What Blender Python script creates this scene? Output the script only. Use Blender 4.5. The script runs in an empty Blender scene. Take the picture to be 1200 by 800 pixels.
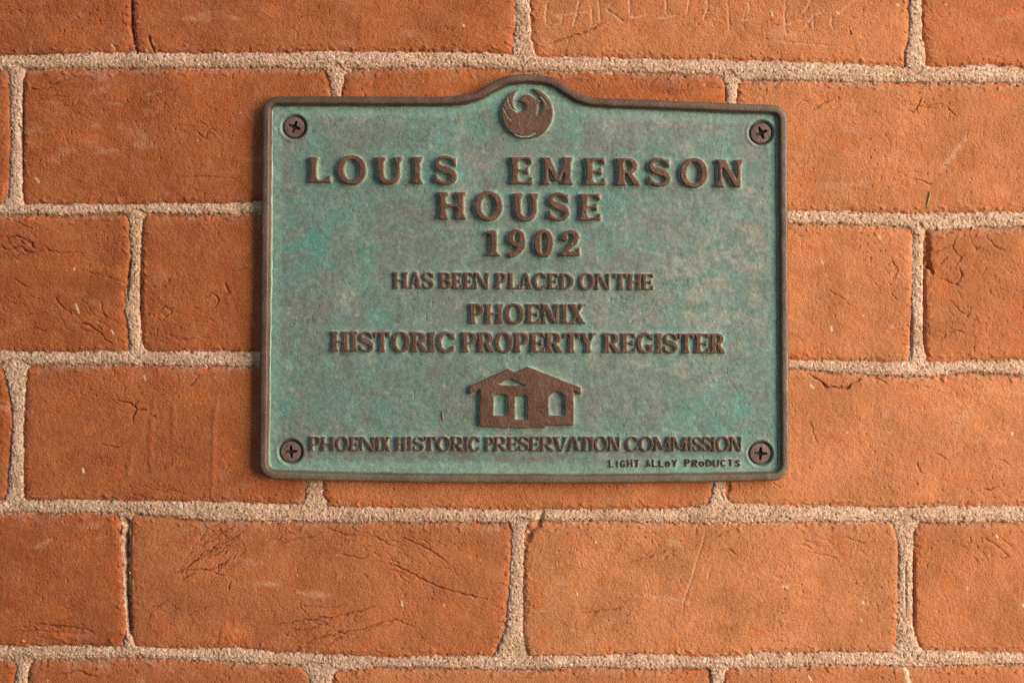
import bpy, math
import numpy as np

C = bpy.context.scene.collection
SC = bpy.context.scene

# ---------------------------------------------------------------- units
# All measures below are in "wall units" u (1 u = 0.47 mm on the wall);  x to the right, y downwards, h out of the wall.
S = 0.00047
CX, CY = 600.0, 400.0
D = 1666.7                         # camera distance in u (50 mm lens, 36 mm sensor, 1200 u wide view)

# ---------------------------------------------------------------- camera
cam = bpy.data.cameras.new("camera")
cam.lens = 50; cam.sensor_width = 36; cam.clip_start = 0.01; cam.clip_end = 200
camo = bpy.data.objects.new("camera", cam); C.objects.link(camo)
camo.location = (0, -D*S, 0); camo.rotation_euler = (math.radians(90), 0, 0)
SC.camera = camo

# ---------------------------------------------------------------- light: broad low daylight reaching under the porch from the right
SUN_EL, SUN_AZ = math.radians(14.0), math.radians(50.0)      # azimuth measured from the wall's normal towards the right
SUN_ANGLE = math.radians(58)
w = bpy.data.worlds.new("World"); SC.world = w; w.use_nodes = True
nt = w.node_tree
sky = nt.nodes.new("ShaderNodeTexSky"); sky.sky_type = 'NISHITA'; sky.sun_disc = False
sky.sun_elevation = SUN_EL
sky.sun_rotation = math.radians(180) - SUN_AZ
bg = nt.nodes["Background"]; bg.inputs["Strength"].default_value = 0.08
nt.links.new(sky.outputs[0], bg.inputs["Color"])
sun = bpy.data.lights.new("sun", 'SUN'); sun.energy = 3.2; sun.angle = SUN_ANGLE; sun.color = (1.0, 0.90, 0.76)
suno = bpy.data.objects.new("sun", sun); C.objects.link(suno)
suno.location = (2, -2, 0.5)
from mathutils import Vector
to_light = Vector((math.sin(SUN_AZ)*math.cos(SUN_EL), -math.cos(SUN_AZ)*math.cos(SUN_EL), math.sin(SUN_EL)))
suno.rotation_euler = to_light.to_track_quat('Z', 'Y').to_euler()
SC.view_settings.view_transform = 'Standard'; SC.view_settings.look = 'None'
SC.view_settings.gamma = 1; SC.view_settings.exposure = 1.04
SC.view_settings.use_curve_mapping = False
SC.cycles.use_denoising = False

# ---------------------------------------------------------------- helpers
_rng = np.random.default_rng(7)
_ANG = _rng.random((256, 256)).astype(np.float32)*2*np.pi
_GX, _GY = np.cos(_ANG), np.sin(_ANG)
_VAL = _rng.random((256, 256)).astype(np.float32)

def perlin(x, y, seed=0):
    x = np.asarray(x, np.float32) + 17.31*seed + 300.0; y = np.asarray(y, np.float32) + 9.77*seed + 300.0
    xi = np.floor(x).astype(np.int32); yi = np.floor(y).astype(np.int32)
    xf = x-xi; yf = y-yi
    u = xf*xf*xf*(xf*(xf*6-15)+10); v = yf*yf*yf*(yf*(yf*6-15)+10)
    x0 = xi & 255; x1 = (xi+1) & 255; y0 = yi & 255; y1 = (yi+1) & 255
    def g(ix, iy, dx, dy): return _GX[iy, ix]*dx + _GY[iy, ix]*dy
    a = g(x0, y0, xf, yf); b = g(x1, y0, xf-1, yf); c = g(x0, y1, xf, yf-1); d = g(x1, y1, xf-1, yf-1)
    return 1.5*((a+u*(b-a)) + v*((c+u*(d-c))-(a+u*(b-a))))

def fbm(x, y, seed=0, n=3, gain=0.5):
    s, a = 0, 1.0
    for i in range(n):
        s = s + a*perlin(x*2**i, y*2**i, seed+i*5); a *= gain
    return s

def ss(a, b, x):
    t = np.clip((x-a)/(b-a), 0, 1); return t*t*(3-2*t)

def blur(a, sig):
    r = max(1, int(math.ceil(sig*3))); k = np.exp(-0.5*(np.arange(-r, r+1)/sig)**2); k /= k.sum()
    def ax(m):
        p = np.pad(m, ((r, r), (0, 0)), mode='edge'); o = np.zeros_like(m)
        for i, kk in enumerate(k): o += kk*p[i:i+m.shape[0]]
        return o
    return ax(ax(a.astype(np.float32)).T).T

def to_world(X, Y, H, k=1.0):
    return np.stack([(X-CX)*S*k, -H*S, (CY-Y)*S*k], -1).astype(np.float32)

def finish(o, mat=None, parent=None, smooth=True):
    if mat: o.data.materials.append(mat)
    if parent is not None: o.parent = parent
    if smooth: o.data.polygons.foreach_set("use_smooth", np.ones(len(o.data.polygons), bool))
    return o

def grid_obj(name, X, Y, H, keep, mat, parent=None, k=1.0, attrs=None):
    """one mesh from a height grid; keep = faces to use; attrs = float values per grid vertex"""
    ny, nx = X.shape
    idx = np.arange(ny*nx).reshape(ny, nx)
    q = np.stack([idx[:-1, :-1], idx[1:, :-1], idx[1:, 1:], idx[:-1, 1:]], -1)[keep]
    used = np.unique(q); remap = np.full(ny*nx, -1, np.int32); remap[used] = np.arange(len(used))
    q = remap[q].astype(np.int32)
    P = to_world(X, Y, H, k).reshape(-1, 3)[used]
    me = bpy.data.meshes.new(name)
    me.vertices.add(len(P)); me.vertices.foreach_set("co", P.ravel())
    me.loops.add(q.size); me.loops.foreach_set("vertex_index", q.ravel())
    me.polygons.add(len(q)); me.polygons.foreach_set("loop_start", np.arange(0, q.size, 4, dtype=np.int32))
    for an, av in (attrs or {}).items():
        at = me.attributes.new(an, 'FLOAT', 'POINT'); at.data.foreach_set("value", av.reshape(-1)[used].astype(np.float32))
    me.update(calc_edges=True)
    o = bpy.data.objects.new(name, me); C.objects.link(o)
    return finish(o, mat, parent)

class N:
    """tiny node helper"""
    def __init__(s, name):
        s.m = bpy.data.materials.new(name); s.m.use_nodes = True; s.t = s.m.node_tree
        s.b = s.t.nodes["Principled BSDF"]; s.co = s.t.nodes.new("ShaderNodeTexCoord").outputs["Object"]
    def set(s, sock, v):
        if hasattr(v, "is_output"): s.t.links.new(v, sock)
        else: sock.default_value = v
    def noise(s, scale, detail=3, rough=0.55, dist=0.0, stretch=None):
        n = s.t.nodes.new("ShaderNodeTexNoise"); n.inputs["Scale"].default_value = scale
        n.inputs["Detail"].default_value = detail; n.inputs["Roughness"].default_value = rough; n.inputs["Distortion"].default_value = dist
        if stretch:
            mp = s.t.nodes.new("ShaderNodeMapping"); mp.inputs["Scale"].default_value = stretch
            if len(stretch) > 3: pass
            s.t.links.new(s.co, mp.inputs[0]); s.t.links.new(mp.outputs[0], n.inputs["Vector"])
        else: s.t.links.new(s.co, n.inputs["Vector"])
        return n.outputs["Fac"]
    def voro(s, scale, out="Color"):
        n = s.t.nodes.new("ShaderNodeTexVoronoi"); n.inputs["Scale"].default_value = scale
        s.t.links.new(s.co, n.inputs["Vector"]); return n.outputs[out]
    def ramp(s, f, a, b, lo=0.0, hi=1.0):
        n = s.t.nodes.new("ShaderNodeMapRange"); n.interpolation_type = 'SMOOTHSTEP'
        for i, v in zip((1, 2, 3, 4), (a, b, lo, hi)): n.inputs[i].default_value = v
        s.set(n.inputs[0], f); return n.outputs[0]
    def mix(s, f, a, b, mode='MIX'):
        n = s.t.nodes.new("ShaderNodeMix"); n.data_type = 'RGBA'; n.blend_type = mode
        s.set(n.inputs[0], f)
        s.set(n.inputs[6], a if hasattr(a, "is_output") else (*a, 1)); s.set(n.inputs[7], b if hasattr(b, "is_output") else (*b, 1))
        return n.outputs[2]
    def math(s, op, a, b=0.0):
        n = s.t.nodes.new("ShaderNodeMath"); n.operation = op; s.set(n.inputs[0], a); s.set(n.inputs[1], b); return n.outputs[0]
    def attr(s, name):
        n = s.t.nodes.new("ShaderNodeAttribute"); n.attribute_name = name; return n.outputs["Fac"]
    def gain(s, col, f):
        n = s.t.nodes.new("ShaderNodeVectorMath"); n.operation = 'SCALE'; s.t.links.new(col, n.inputs[0]); s.set(n.inputs["Scale"], f); return n.outputs[0]
    def bump(s, h, dist, strength=1.0, prev=None):
        n = s.t.nodes.new("ShaderNodeBump"); n.inputs["Strength"].default_value = strength; n.inputs["Distance"].default_value = dist
        s.t.links.new(h, n.inputs["Height"])
        if prev is not None: s.t.links.new(prev, n.inputs["Normal"])
        return n.outputs[0]
    def out(s, col, rough, metal=0.0, normal=None, spec=0.5):
        s.set(s.b.inputs["Base Color"], col); s.set(s.b.inputs["Roughness"], rough); s.set(s.b.inputs["Metallic"], metal)
        s.b.inputs["Specular IOR Level"].default_value = spec
        if normal is not None: s.t.links.new(normal, s.b.inputs["Normal"])
        return s.m

# ---------------------------------------------------------------- materials
def mat_brick():
    n = N("fired_brick")
    big = n.noise(22, 4, 0.6); mid = n.noise(130, 4, 0.65); fine = n.noise(900, 3, 0.7); fine2 = n.noise(1900, 2, 0.7)
    c = n.mix(n.ramp(n.attr("tint"), -1, 1), (0.340, 0.092, 0.030), (0.535, 0.212, 0.094))  # tint also carries the left-to-right falloff of light
    c = n.gain(c, n.ramp(big, 0.32, 0.68, 0.84, 1.14))
    c = n.mix(n.ramp(n.noise(48, 5, 0.6, 0.8), 0.52, 0.72, 0, 0.45), c, (0.34, 0.100, 0.040))
    c = n.mix(n.ramp(mid, 0.45, 0.75, 0, 0.22), c, (0.56, 0.25, 0.130))
    c = n.mix(n.ramp(mid, 0.55, 0.25, 0, 0.25), c, (0.33, 0.095, 0.036))
    c = n.mix(n.ramp(n.noise(75, 5, 0.65), 0.40, 0.80, 0.0, 0.22), c, (0.47, 0.235, 0.140))
    c = n.mix(n.attr("raw"), c, (0.50, 0.140, 0.042))
    c = n.mix(n.attr("pale"), c, (0.58, 0.33, 0.22))
    c = n.gain(c, n.ramp(fine, 0.3, 0.7, 0.92, 1.08))
    c = n.gain(c, n.ramp(fine2, 0.3, 0.7, 0.93, 1.07))
    gr = n.noise(620, 1, 0.5)
    c = n.mix(n.ramp(gr, 0.73, 0.79, 0, 0.5), c, (0.20, 0.065, 0.028))
    gl = n.noise(700, 1, 0.5, stretch=(1.1, 1, 0.9))
    c = n.mix(n.ramp(gl, 0.72, 0.78, 0, 0.35), c, (0.68, 0.40, 0.24))
    c = n.mix(n.attr("dust_shade"), c, (0.37, 0.200, 0.125))
    c = n.mix(n.attr("crack_shade"), c, (0.085, 0.028, 0.014))  # shade inside the cracks, painted into the brick colour
    c = n.mix(n.attr("fleck"), c, (0.80, 0.66, 0.48))
    b = n.bump(fine, 0.0005, 0.6); b = n.bump(n.noise(450, 3, 0.6), 0.0005, 0.6, b)
    return n.out(c, 0.9, 0, b, 0.2)

def mat_mortar():
    n = N("sandy_lime_mortar")
    big = n.noise(45, 4, 0.6)
    c = n.mix(n.ramp(big, 0.3, 0.7), (0.475, 0.290, 0.192), (0.580, 0.388, 0.275))
    v = n.voro(850); sep = n.t.nodes.new("ShaderNodeSeparateColor"); n.t.links.new(v, sep.inputs[0])
    c = n.gain(c, n.ramp(sep.outputs[0], 0, 1, 0.84, 1.12))
    c = n.mix(n.ramp(sep.outputs[1], 0.93, 0.95, 0, 0.65), c, (0.16, 0.09, 0.055))
    c = n.mix(n.ramp(sep.outputs[2], 0.86, 0.90, 0, 0.6), c, (0.76, 0.62, 0.50))
    c = n.mix(n.ramp(n.noise(60, 3), 0.62, 0.75, 0, 0.5), c, (0.50, 0.23, 0.12))
    c = n.gain(c, n.ramp(n.noise(1500, 2), 0.3, 0.7, 0.85, 1.15))
    b = n.bump(n.noise(800, 3, 0.65), 0.0007, 0.7); b = n.bump(n.voro(900, "Distance"), 0.0004, 0.5, b)
    return n.out(c, 0.95, 0, b, 0.15)

BROWN, BROWN2 = (0.102, 0.047, 0.032), (0.142, 0.072, 0.050)
def patina(n):
    a = n.noise(15, 6, 0.66, 0.5); b = n.noise(38, 7, 0.74, 0.4); d = n.noise(24, 7, 0.72, 0.6, stretch=(1.3, 1, 0.8)); e = n.noise(120, 6, 0.75, 0.5)
    c = n.mix(n.ramp(a, 0.30, 0.70), (0.180, 0.198, 0.178), (0.128, 0.235, 0.218))
    c = n.mix(n.ramp(b, 0.50, 0.68, 0, 0.75), c, (0.125, 0.305, 0.270))
    c = n.mix(n.ramp(b, 0.47, 0.33, 0, 0.6), c, (0.175, 0.158, 0.135))
    c = n.mix(n.ramp(d, 0.53, 0.70, 0, 0.65), c, (0.34, 0.37, 0.30))
    c = n.mix(n.ramp(d, 0.42, 0.28, 0, 0.5), c, (0.130, 0.215, 0.205))
    c = n.mix(n.ramp(e, 0.56, 0.70, 0, 0.55), c, (0.36, 0.41, 0.34))
    c = n.mix(n.ramp(e, 0.42, 0.28, 0, 0.55), c, (0.135, 0.135, 0.110))
    return c
def speckle(n, c):
    f = n.noise(420, 5, 0.75); f2 = n.noise(1300, 2, 0.7)
    m_ = n.noise(190, 6, 0.78, 0.4)
    c = n.mix(n.ramp(m_, 0.54, 0.70, 0, 0.36), c, (0.36, 0.42, 0.36)); c = n.mix(n.ramp(m_, 0.46, 0.30, 0, 0.36), c, (0.085, 0.120, 0.105))
    c = n.gain(c, n.ramp(f, 0.28, 0.72, 0.76, 1.26)); c = n.gain(c, n.ramp(f2, 0.3, 0.7, 0.92, 1.08))
    c = n.mix(n.ramp(n.noise(330, 3), 0.66, 0.76, 0, 0.6), c, (0.46, 0.49, 0.40))
    c = n.mix(n.ramp(n.noise(300, 3, stretch=(1, 1.2, 1.1)), 0.68, 0.78, 0, 0.6), c, (0.10, 0.080, 0.062))
    return c

def mat_plate():
    n = N("verdigris_bronze")
    c = patina(n)
    c = n.mix(n.attr("teal"), c, (0.098, 0.270, 0.240))
    c = n.mix(n.attr("tan"), c, (0.285, 0.300, 0.250))
    c = n.mix(n.attr("stain"), c, (0.150, 0.128, 0.102))
    c = n.mix(n.attr("halo"), c, (0.190, 0.350, 0.300))
    c = n.mix(n.attr("ring"), c, (0.36, 0.42, 0.33))
    c = n.mix(n.attr("drip"), c, (0.20, 0.34, 0.30))
    c = n.gain(speckle(n, c), 0.90)
    b = n.bump(n.noise(500, 4, 0.65), 0.0004, 0.5); b = n.bump(n.noise(90, 3), 0.0010, 0.4, b)
    return n.out(c, n.ramp(n.noise(60, 5, 0.7), 0.3, 0.7, 0.48, 0.72), 0.0, b, 0.5)

def mat_rim():
    n = N("brown_bronze_rim")
    a = n.noise(60, 4, 0.65)
    br = n.mix(n.ramp(a, 0.3, 0.7), (0.088, 0.048, 0.034), (0.140, 0.084, 0.062))
    br = n.mix(n.math('MULTIPLY', n.attr("weather_pale"), n.ramp(n.noise(35, 4), 0.3, 0.7, 0.35, 1.0)), br, (0.175, 0.160, 0.110))
    br = n.gain(br, n.ramp(n.noise(900, 3, 0.7), 0.3, 0.7, 0.82, 1.18))
    edge = n.math('ADD', n.attr("green"), n.ramp(n.noise(160, 4, 0.7), 0.3, 0.7, -0.35, 0.35))
    c = n.mix(n.ramp(edge, 0.35, 0.65), br, n.mix(0.35, speckle(n, patina(n)), (0.22, 0.34, 0.26)))
    b = n.bump(n.noise(400, 4, 0.65), 0.0005, 0.6)
    return n.out(c, n.ramp(n.noise(120, 4), 0.3, 0.7, 0.38, 0.62), 0.15, b, 0.5)

def mat_letter(name="rubbed_bronze", c1=BROWN, c2=BROWN2):
    n = N(name)
    br = n.mix(n.ramp(n.noise(140, 4, 0.6), 0.3, 0.7), c1, c2)
    br = n.gain(br, n.ramp(n.noise(900, 3, 0.7), 0.3, 0.7, 0.82, 1.2))
    e = n.math('ADD', n.attr("rise"), n.ramp(n.noise(300, 3, 0.7), 0.3, 0.7, -0.22, 0.22))
    pt = n.mix(n.ramp(n.noise(200, 3), 0.35, 0.65), (0.26, 0.40, 0.32), (0.42, 0.46, 0.35))
    c = n.mix(n.ramp(e, 0.52, 0.80), pt, br)
    c = n.mix(n.ramp(n.noise(110, 4, 0.7), 0.66, 0.74, 0, 0.5), c, (0.20, 0.25, 0.17))
    b = n.bump(n.noise(600, 3, 0.65), 0.0004, 0.6)
    return n.out(c, n.ramp(n.noise(150, 4), 0.3, 0.7, 0.36, 0.6), 0.15, b, 0.5)

def mat_screw():
    n = N("brown_screw_steel")
    c = n.mix(n.ramp(n.noise(220, 4, 0.7), 0.35, 0.7), (0.120, 0.062, 0.050), (0.215, 0.130, 0.105))
    c = n.mix(n.ramp(n.noise(3.5, 2), 0.4, 0.6, 0, 0.6), c, (0.20, 0.13, 0.11))
    c = n.mix(n.ramp(n.noise(160, 5, 0.7), 0.56, 0.68, 0, 0.7), c, (0.15, 0.19, 0.14))
    return n.out(c, 0.5, 0.25, n.bump(n.noise(700, 3), 0.0005, 0.6), 0.5)

def mat_plain(name, col, rough=0.7):
    n = N(name); c = n.gain(n.mix(0, col, col), n.ramp(n.noise(700, 3), 0.3, 0.7, 0.75, 1.2)); return n.out(c, rough)

M_BRICK, M_MORTAR, M_PLATE, M_RIM, M_LET, M_SCREW = mat_brick(), mat_mortar(), mat_plate(), mat_rim(), mat_letter(), mat_screw()
M_TINY = mat_letter("dark_bronze", (0.045, 0.024, 0.016), (0.07, 0.038, 0.026))

# ================================================================ THE WALL
def axis(lo, a, b, hi):
    pre = [a]; st = 0.8
    while pre[-1] > lo: st = min(st*1.06, 5); pre.append(pre[-1]-st)
    post = [b]; st = 0.8
    while post[-1] < hi: st = min(st*1.06, 5); post.append(post[-1]+st)
    return np.array(pre[::-1][:-1] + list(np.arange(a, b, 0.8)) + post, np.float32)
xs = axis(-480, -24, 1224, 1680); ys = axis(-430, -24, 824, 1230)
X, Y = np.meshgrid(xs, ys)

# bed joints: (x, upper edge, lower edge)
BED = [
 [(0,65.5,82),(80,63,81.5),(160,62,81),(240,62.5,80),(320,62,80),(375,60.5,83),(400,60,84),(440,61,82),(480,61,80),(540,61,80),(600,64,83),(632,66,84),(700,67,85),(760,69,87),(840,70,89),(870,71,95),(960,73,96),(1040,77,98),(1100,79,98),(1160,75.5,98),(1200,80,98)],
 [(0,240,252.5),(80,239.5,253),(160,239,251),(240,238,252.5),(300,237,251),(600,242,257),(925,247,263),(1000,248,264),(1060,250,268),(1090,250,271),(1140,249,268.5),(1200,248,266)],
 [(0,412,428),(80,413,428),(160,411.5,429),(240,412,430),(300,412,431),(600,417,433),(925,422,433),(1000,423,439),(1050,424,443),(1080,425,444),(1110,424,441),(1140,423,437),(1200,422,441)],
 [(0,586.5,601),(80,586,602),(160,587,603),(240,588,610),(300,589.5,611.5),(400,594,613),(500,596,613),(600,598,612),(700,597,612),(800,596,613),(850,589,613),(900,592,615),(960,593,612),(1040,595,612),(1100,593,613),(1200,593,612)],
 [(0,757,773),(80,757,774),(160,758,771),(220,761,775),(270,758,778),(320,764,779),(400,768,786),(440,770,783),(500,769,783),(580,769,785),(620,769,785),(700,768,783),(760,766,785),(840,770,784),(900,765,783),(1000,764,780),(1050,764,782),(1100,762,782),(1150,764,780),(1200,766,778)],
]
BED = [np.array(b, np.float64) for b in BED]
def shift(b, dy):
    c = b.copy(); c[:, 1:] += dy; return c
beds = [shift(BED[1], -172*k-172) for k in (3, 2, 1)] + BED + [shift(BED[3], 172*k+172) for k in (1, 2, 3)]
NB = len(beds)                                   # beds[3] is the joint at y = 72
tops, bots = [], []
for i, b in enumerate(beds):
    n1 = 1.3*fbm(xs/23, xs*0+i*3.1, 11, 3, 0.6) ; n2 = 1.3*fbm(xs/23, xs*0+i*3.1, 31, 3, 0.6)
    tops.append((np.interp(xs, b[:, 0], b[:, 1]) + n1).astype(np.float32)); bots.append((np.interp(xs, b[:, 0], b[:, 2]) + n2).astype(np.float32))
row = np.zeros(X.shape, np.int32)
for t, b in zip(tops, bots): row += (Y > (t+b)/2)
# head joints per row: (y, left edge, right edge); row 3 lies above the joint at y = 72
HEAD = {
 3: [[(-100,153.4,154.8),(32,153.6,155.0),(60,158,160)], [(-80,602,618),(0,603.5,620.5),(40,602.5,622),(62,600,626)], [(-80,1066,1081),(0,1066.7,1080.5),(40,1066,1081),(62,1062,1085)]],
 4: [[(82,8,29),(90,10.3,28.5),(95,10.6,25.8),(150,12,25),(200,11.5,25.5),(225,10,25.5),(240,2,28)], [(82,381,406),(95,385,402),(113,388,398.6),(240,388,402)], [(90,846,868),(103,851,864),(118,852,862.7),(240,850,866)]],
 5: [[(252,148,171),(260,151,166.5),(305,153,164),(345,146,163.5),(365,146.5,163.5),(400,152,166),(412,149,171)], [(255,606,624),(415,606,624)], [(264,1066,1088),(275,1070,1084),(340,1069,1083),(400,1067.5,1082.6),(424,1065,1086)]],
 6: [[(430,2,33),(445,7,30),(470,12,28),(500,14.5,26.8),(560,9.5,27),(575,8,27),(588,4,30)], [(430,362,376),(565,358,378),(580,357.5,379),(588,354,383)], [(435,834,848),(565,835.5,850.5),(580,834,850),(592,828,857)]],
 7: [[(602,137,156),(612,142,152.0),(640,142.5,151.6),(700,144,151.8),(740,147.5,152.5),(758,144,158)], [(610,597,619),(622,600,615.5),(650,598.5,614),(700,596.3,613),(735,592,613),(755,585.5,615),(768,580,620)], [(612,1044,1077),(624,1051,1071.5),(650,1054.5,1070.7),(710,1052,1070.7),(740,1051,1072),(755,1049.5,1077),(765,1044,1083)]],
 8: [[(774,14,38),(782,20,34.5),(800,16,31.5),(930,14,30)], [(784,354,396),(790,360.5,390),(800,363,389),(930,362,386)], [(782,829,856),(787,833,850),(800,834,848),(930,832,848)]],
}
for r in range(NB+1):
    if r not in HEAD:
        off = {0: 0, 1: 1}[r % 2]
        y0 = bots[r-1].mean() if r > 0 else -600.0; y1 = tops[r].mean() if r < NB else 1400.0
        HEAD[r] = [[(y0, x, x+16), (y1, x, x+16)] for x in ((147, 606, 1060) if off else (10, 383, 842))]
dH = np.full(X.shape, -99, np.float32); uH = np.zeros(X.shape, np.float32)
wob = 1.3*fbm(X/6.5, Y/5.0, 3, 3, 0.6)
for t, b in zip(tops, bots):
    d = np.minimum(Y-t[None], b[None]-Y); m = d > dH
    dH = np.where(m, d, dH); uH = np.where(m, (Y-(t+b)[None]/2)/((b-t)[None]/2), uH)
dV = np.full(X.shape, -99, np.float32); uV = np.zeros(X.shape, np.float32); col = np.zeros(X.shape, np.int32)
for r, js in HEAD.items():
    sel = row == r
    if not sel.any(): continue
    r0 = np.where(sel.any(1))[0]; sl = slice(r0[0], r0[-1]+1); yy = ys[sl].astype(np.float64); sm = sel[sl]
    full = list(js)
    for k in (-1, 1): full += [[(a, b+k*459*len([0]), c+k*459) for a, b, c in j] for j in (js[0], js[-1])]
    if len(js) == 3 and r in (3, 4, 5, 6, 7, 8):      # neighbours one brick further out
        full = list(js) + [[(a, b-459, c-459) for a, b, c in js[0]], [(a, b+459, c+459) for a, b, c in js[-1]]]
    for j in full:
        j = np.array(j, np.float64)
        L = np.interp(yy, j[:, 0], j[:, 1]) + (0.8*fbm(yy/15, yy*0+j[0, 1], 41, 3, 0.6)); R = np.interp(yy, j[:, 0], j[:, 2]) + 0.8*fbm(yy/15, yy*0+j[0, 1], 47, 3, 0.6)
        d = np.minimum(X[sl]-L[:, None], R[:, None]-X[sl])
        v = dV[sl]; m = (d > v) & sm; v[m] = d[m]; dV[sl] = v
        uu = uV[sl]; un = (X[sl]-((L+R)/2)[:, None])/((R-L)/2+0.01)[:, None]; uu[m] = un[m]; uV[sl] = uu
        c = col[sl]; c += (sm & (X[sl] > ((L+R)/2)[:, None])); col[sl] = c
k = 3.5
hh = np.clip(0.5+0.5*(dH-dV)/k, 0, 1); dM = dV+(dH-dV)*hh + k*hh*(1-hh) + wob       # smooth union: > 0 inside mortar
isM = dM > 0

bid = row*13 + col
rb = np.random.default_rng(5)
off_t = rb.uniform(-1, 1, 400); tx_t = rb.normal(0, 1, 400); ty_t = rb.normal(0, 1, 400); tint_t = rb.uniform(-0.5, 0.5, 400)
falloff_tints = {(3,1):-0.60,(3,0):-1.0,(3,2):0.25,(3,3):-0.25,(4,0):-1.0,(4,1):-0.9,(4,2):-0.8,(4,3):0.25,(5,0):-0.95,(5,1):-0.8,(5,2):0.3,(5,3):-0.1,
         (6,0):-1.0,(6,1):-0.65,(6,2):0.0,(6,3):0.4,(7,0):-0.9,(7,1):-0.25,(7,2):0.55,(7,3):0.1,(8,0):-0.8,(8,1):-0.4,(8,2):0.1,(8,3):0.1}  # brick tones, the left ones darkened to paint in the light falloff
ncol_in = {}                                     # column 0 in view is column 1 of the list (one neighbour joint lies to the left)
for (r, c), v in falloff_tints.items(): tint_t[r*13+c+1] = v
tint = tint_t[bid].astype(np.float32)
bx = X/459.0; 
# brick faces
e = np.maximum(-dM, 0)
face = 0.9*off_t[bid] + 0.7*tx_t[bid]*perlin(X/330, Y/330, 71) + 1.3*fbm(X/110, Y/80, 61, 2) + 0.5*fbm(X/34, Y/28, 63, 2)
grain = 0.13*perlin(X/3.4, Y/3.4, 5) + 0.11*perlin(X/1.9, Y/1.9, 8) + 0.22*perlin(X/7, Y/7, 81)
hb = face + grain - 2.6*np.exp(-e/2.2) - 0.9*np.exp(-e/7.0)
# lips and crumbs along the arrises
crumb = ss(0.25, 0.6, perlin(X/8, Y/5, 91))*np.exp(-((e-5)/5)**2)
hb += 1.1*crumb - 1.6*ss(0.3, 0.6, perlin(X/7, Y/5, 93))*np.exp(-e/3.0)
# wrinkled drag folds, only in patches
wx = X + 9*fbm(X/40, Y/40, 101, 2); wy = Y + 9*fbm(X/40, Y/40, 105, 2)
ang = 0.5*perlin(X/260, Y/140, 111)
ca, sa = np.cos(ang), np.sin(ang)
rx = wx*ca+wy*sa; ry = -wx*sa+wy*ca
nz = fbm(rx/46, ry/11, 121, 3, 0.6)
patch = ss(0.05, 0.5, perlin(X/95, Y/60, 131))
crease = ss(0.11, 0.0, np.abs(nz))*patch*ss(2, 9, e)
hb -= 0.45*crease
pits = ss(0.52, 0.72, perlin(X/4.2, Y/4.2, 141))*ss(0.0, 0.5, perlin(X/60, Y/60, 143)+0.1)
hb -= 1.0*pits
# mortar: tooled hollow, coarse sand, open holes at the edges
inner = np.where(dH >= dV, uH, uV)
dome = np.sqrt(np.clip(1-np.clip(inner, -1, 1)**2, 0, 1))
hm = -2.0 + np.where(dH >= dV, 2.9, 1.6)*dome*(0.75+0.5*ss(-0.5, 0.5, perlin(X/70, Y/40, 159))) + 0.50*fbm(X/4.0, Y/3.6, 151, 2, 0.7) + 0.30*perlin(X/1.8, Y/1.8, 153) + 0.8*fbm(X/30, Y/14, 157, 2)
hm -= 3.6*ss(0.30, 0.58, perlin(X/5, Y/4, 161))*np.exp(-(dM/1.9)**2)
hm -= 1.6*ss(0.5, 0.7, perlin(X/3.2, Y/3.2, 163))
hm -= 1.5*np.exp(-((dM-0.6)/1.4)**2)*(dH >= dV)*(inner > 0)        # the pointing stops short of the lower brick
line = np.exp(-((inner-0.15-0.1*perlin(X/90, Y/90, 165))/0.09)**2)*(dH > 4)*ss(-0.1, 0.3, perlin(X/150, Y/60, 167))
hm += 0.7*line
t = ss(-0.7, 0.9, dM)
hb -= 0.50*ss(0.10, 0.0, np.abs(fbm(rx/15, ry/8, 191, 3, 0.6)))*ss(-0.25, 0.35, perlin(X/75, Y/55, 195))*ss(1, 5, e)
H = hb*(1-t) + hm*t

pale = 0.28*ss(0.25, 0.95, fbm(X/48, Y/22, 171, 3, 0.6))*ss(0.0, 0.5, perlin(X/170, Y/120, 173))
pale = np.maximum(pale, 0.5*ss(0.15, 0.6, perlin(X/19, Y/9, 175))*np.exp(-e/3))
lump = np.exp(-(((X-266)/20)**2+((Y-745)/11)**2))+0.8*np.exp(-(((X-70)/16)**2+((Y-744)/6)**2))
H += 2.2*lump*(1+0.5*fbm(X/9, Y/9, 185, 2))
raw = 0.75*lump + 0.75*ss(0.2, 0.6, fbm(X/26, Y/16, 181, 2))*np.exp(-e/6) + 0.4*ss(0.45, 0.7, fbm(X/40, Y/25, 183, 2))
fleck = np.zeros_like(H); crack_shade = np.zeros_like(H)
dust_shade = 0.75*np.exp(-np.maximum(Y-np.select([row == i+1 for i in range(NB)], [b[None]+0*Y for b in bots], -999), 0)/7.0)*ss(-0.35, 0.5, fbm(X/40, Y/12, 197, 3))  # band below each bed joint: ledge dust and painted mortar shade together

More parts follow.
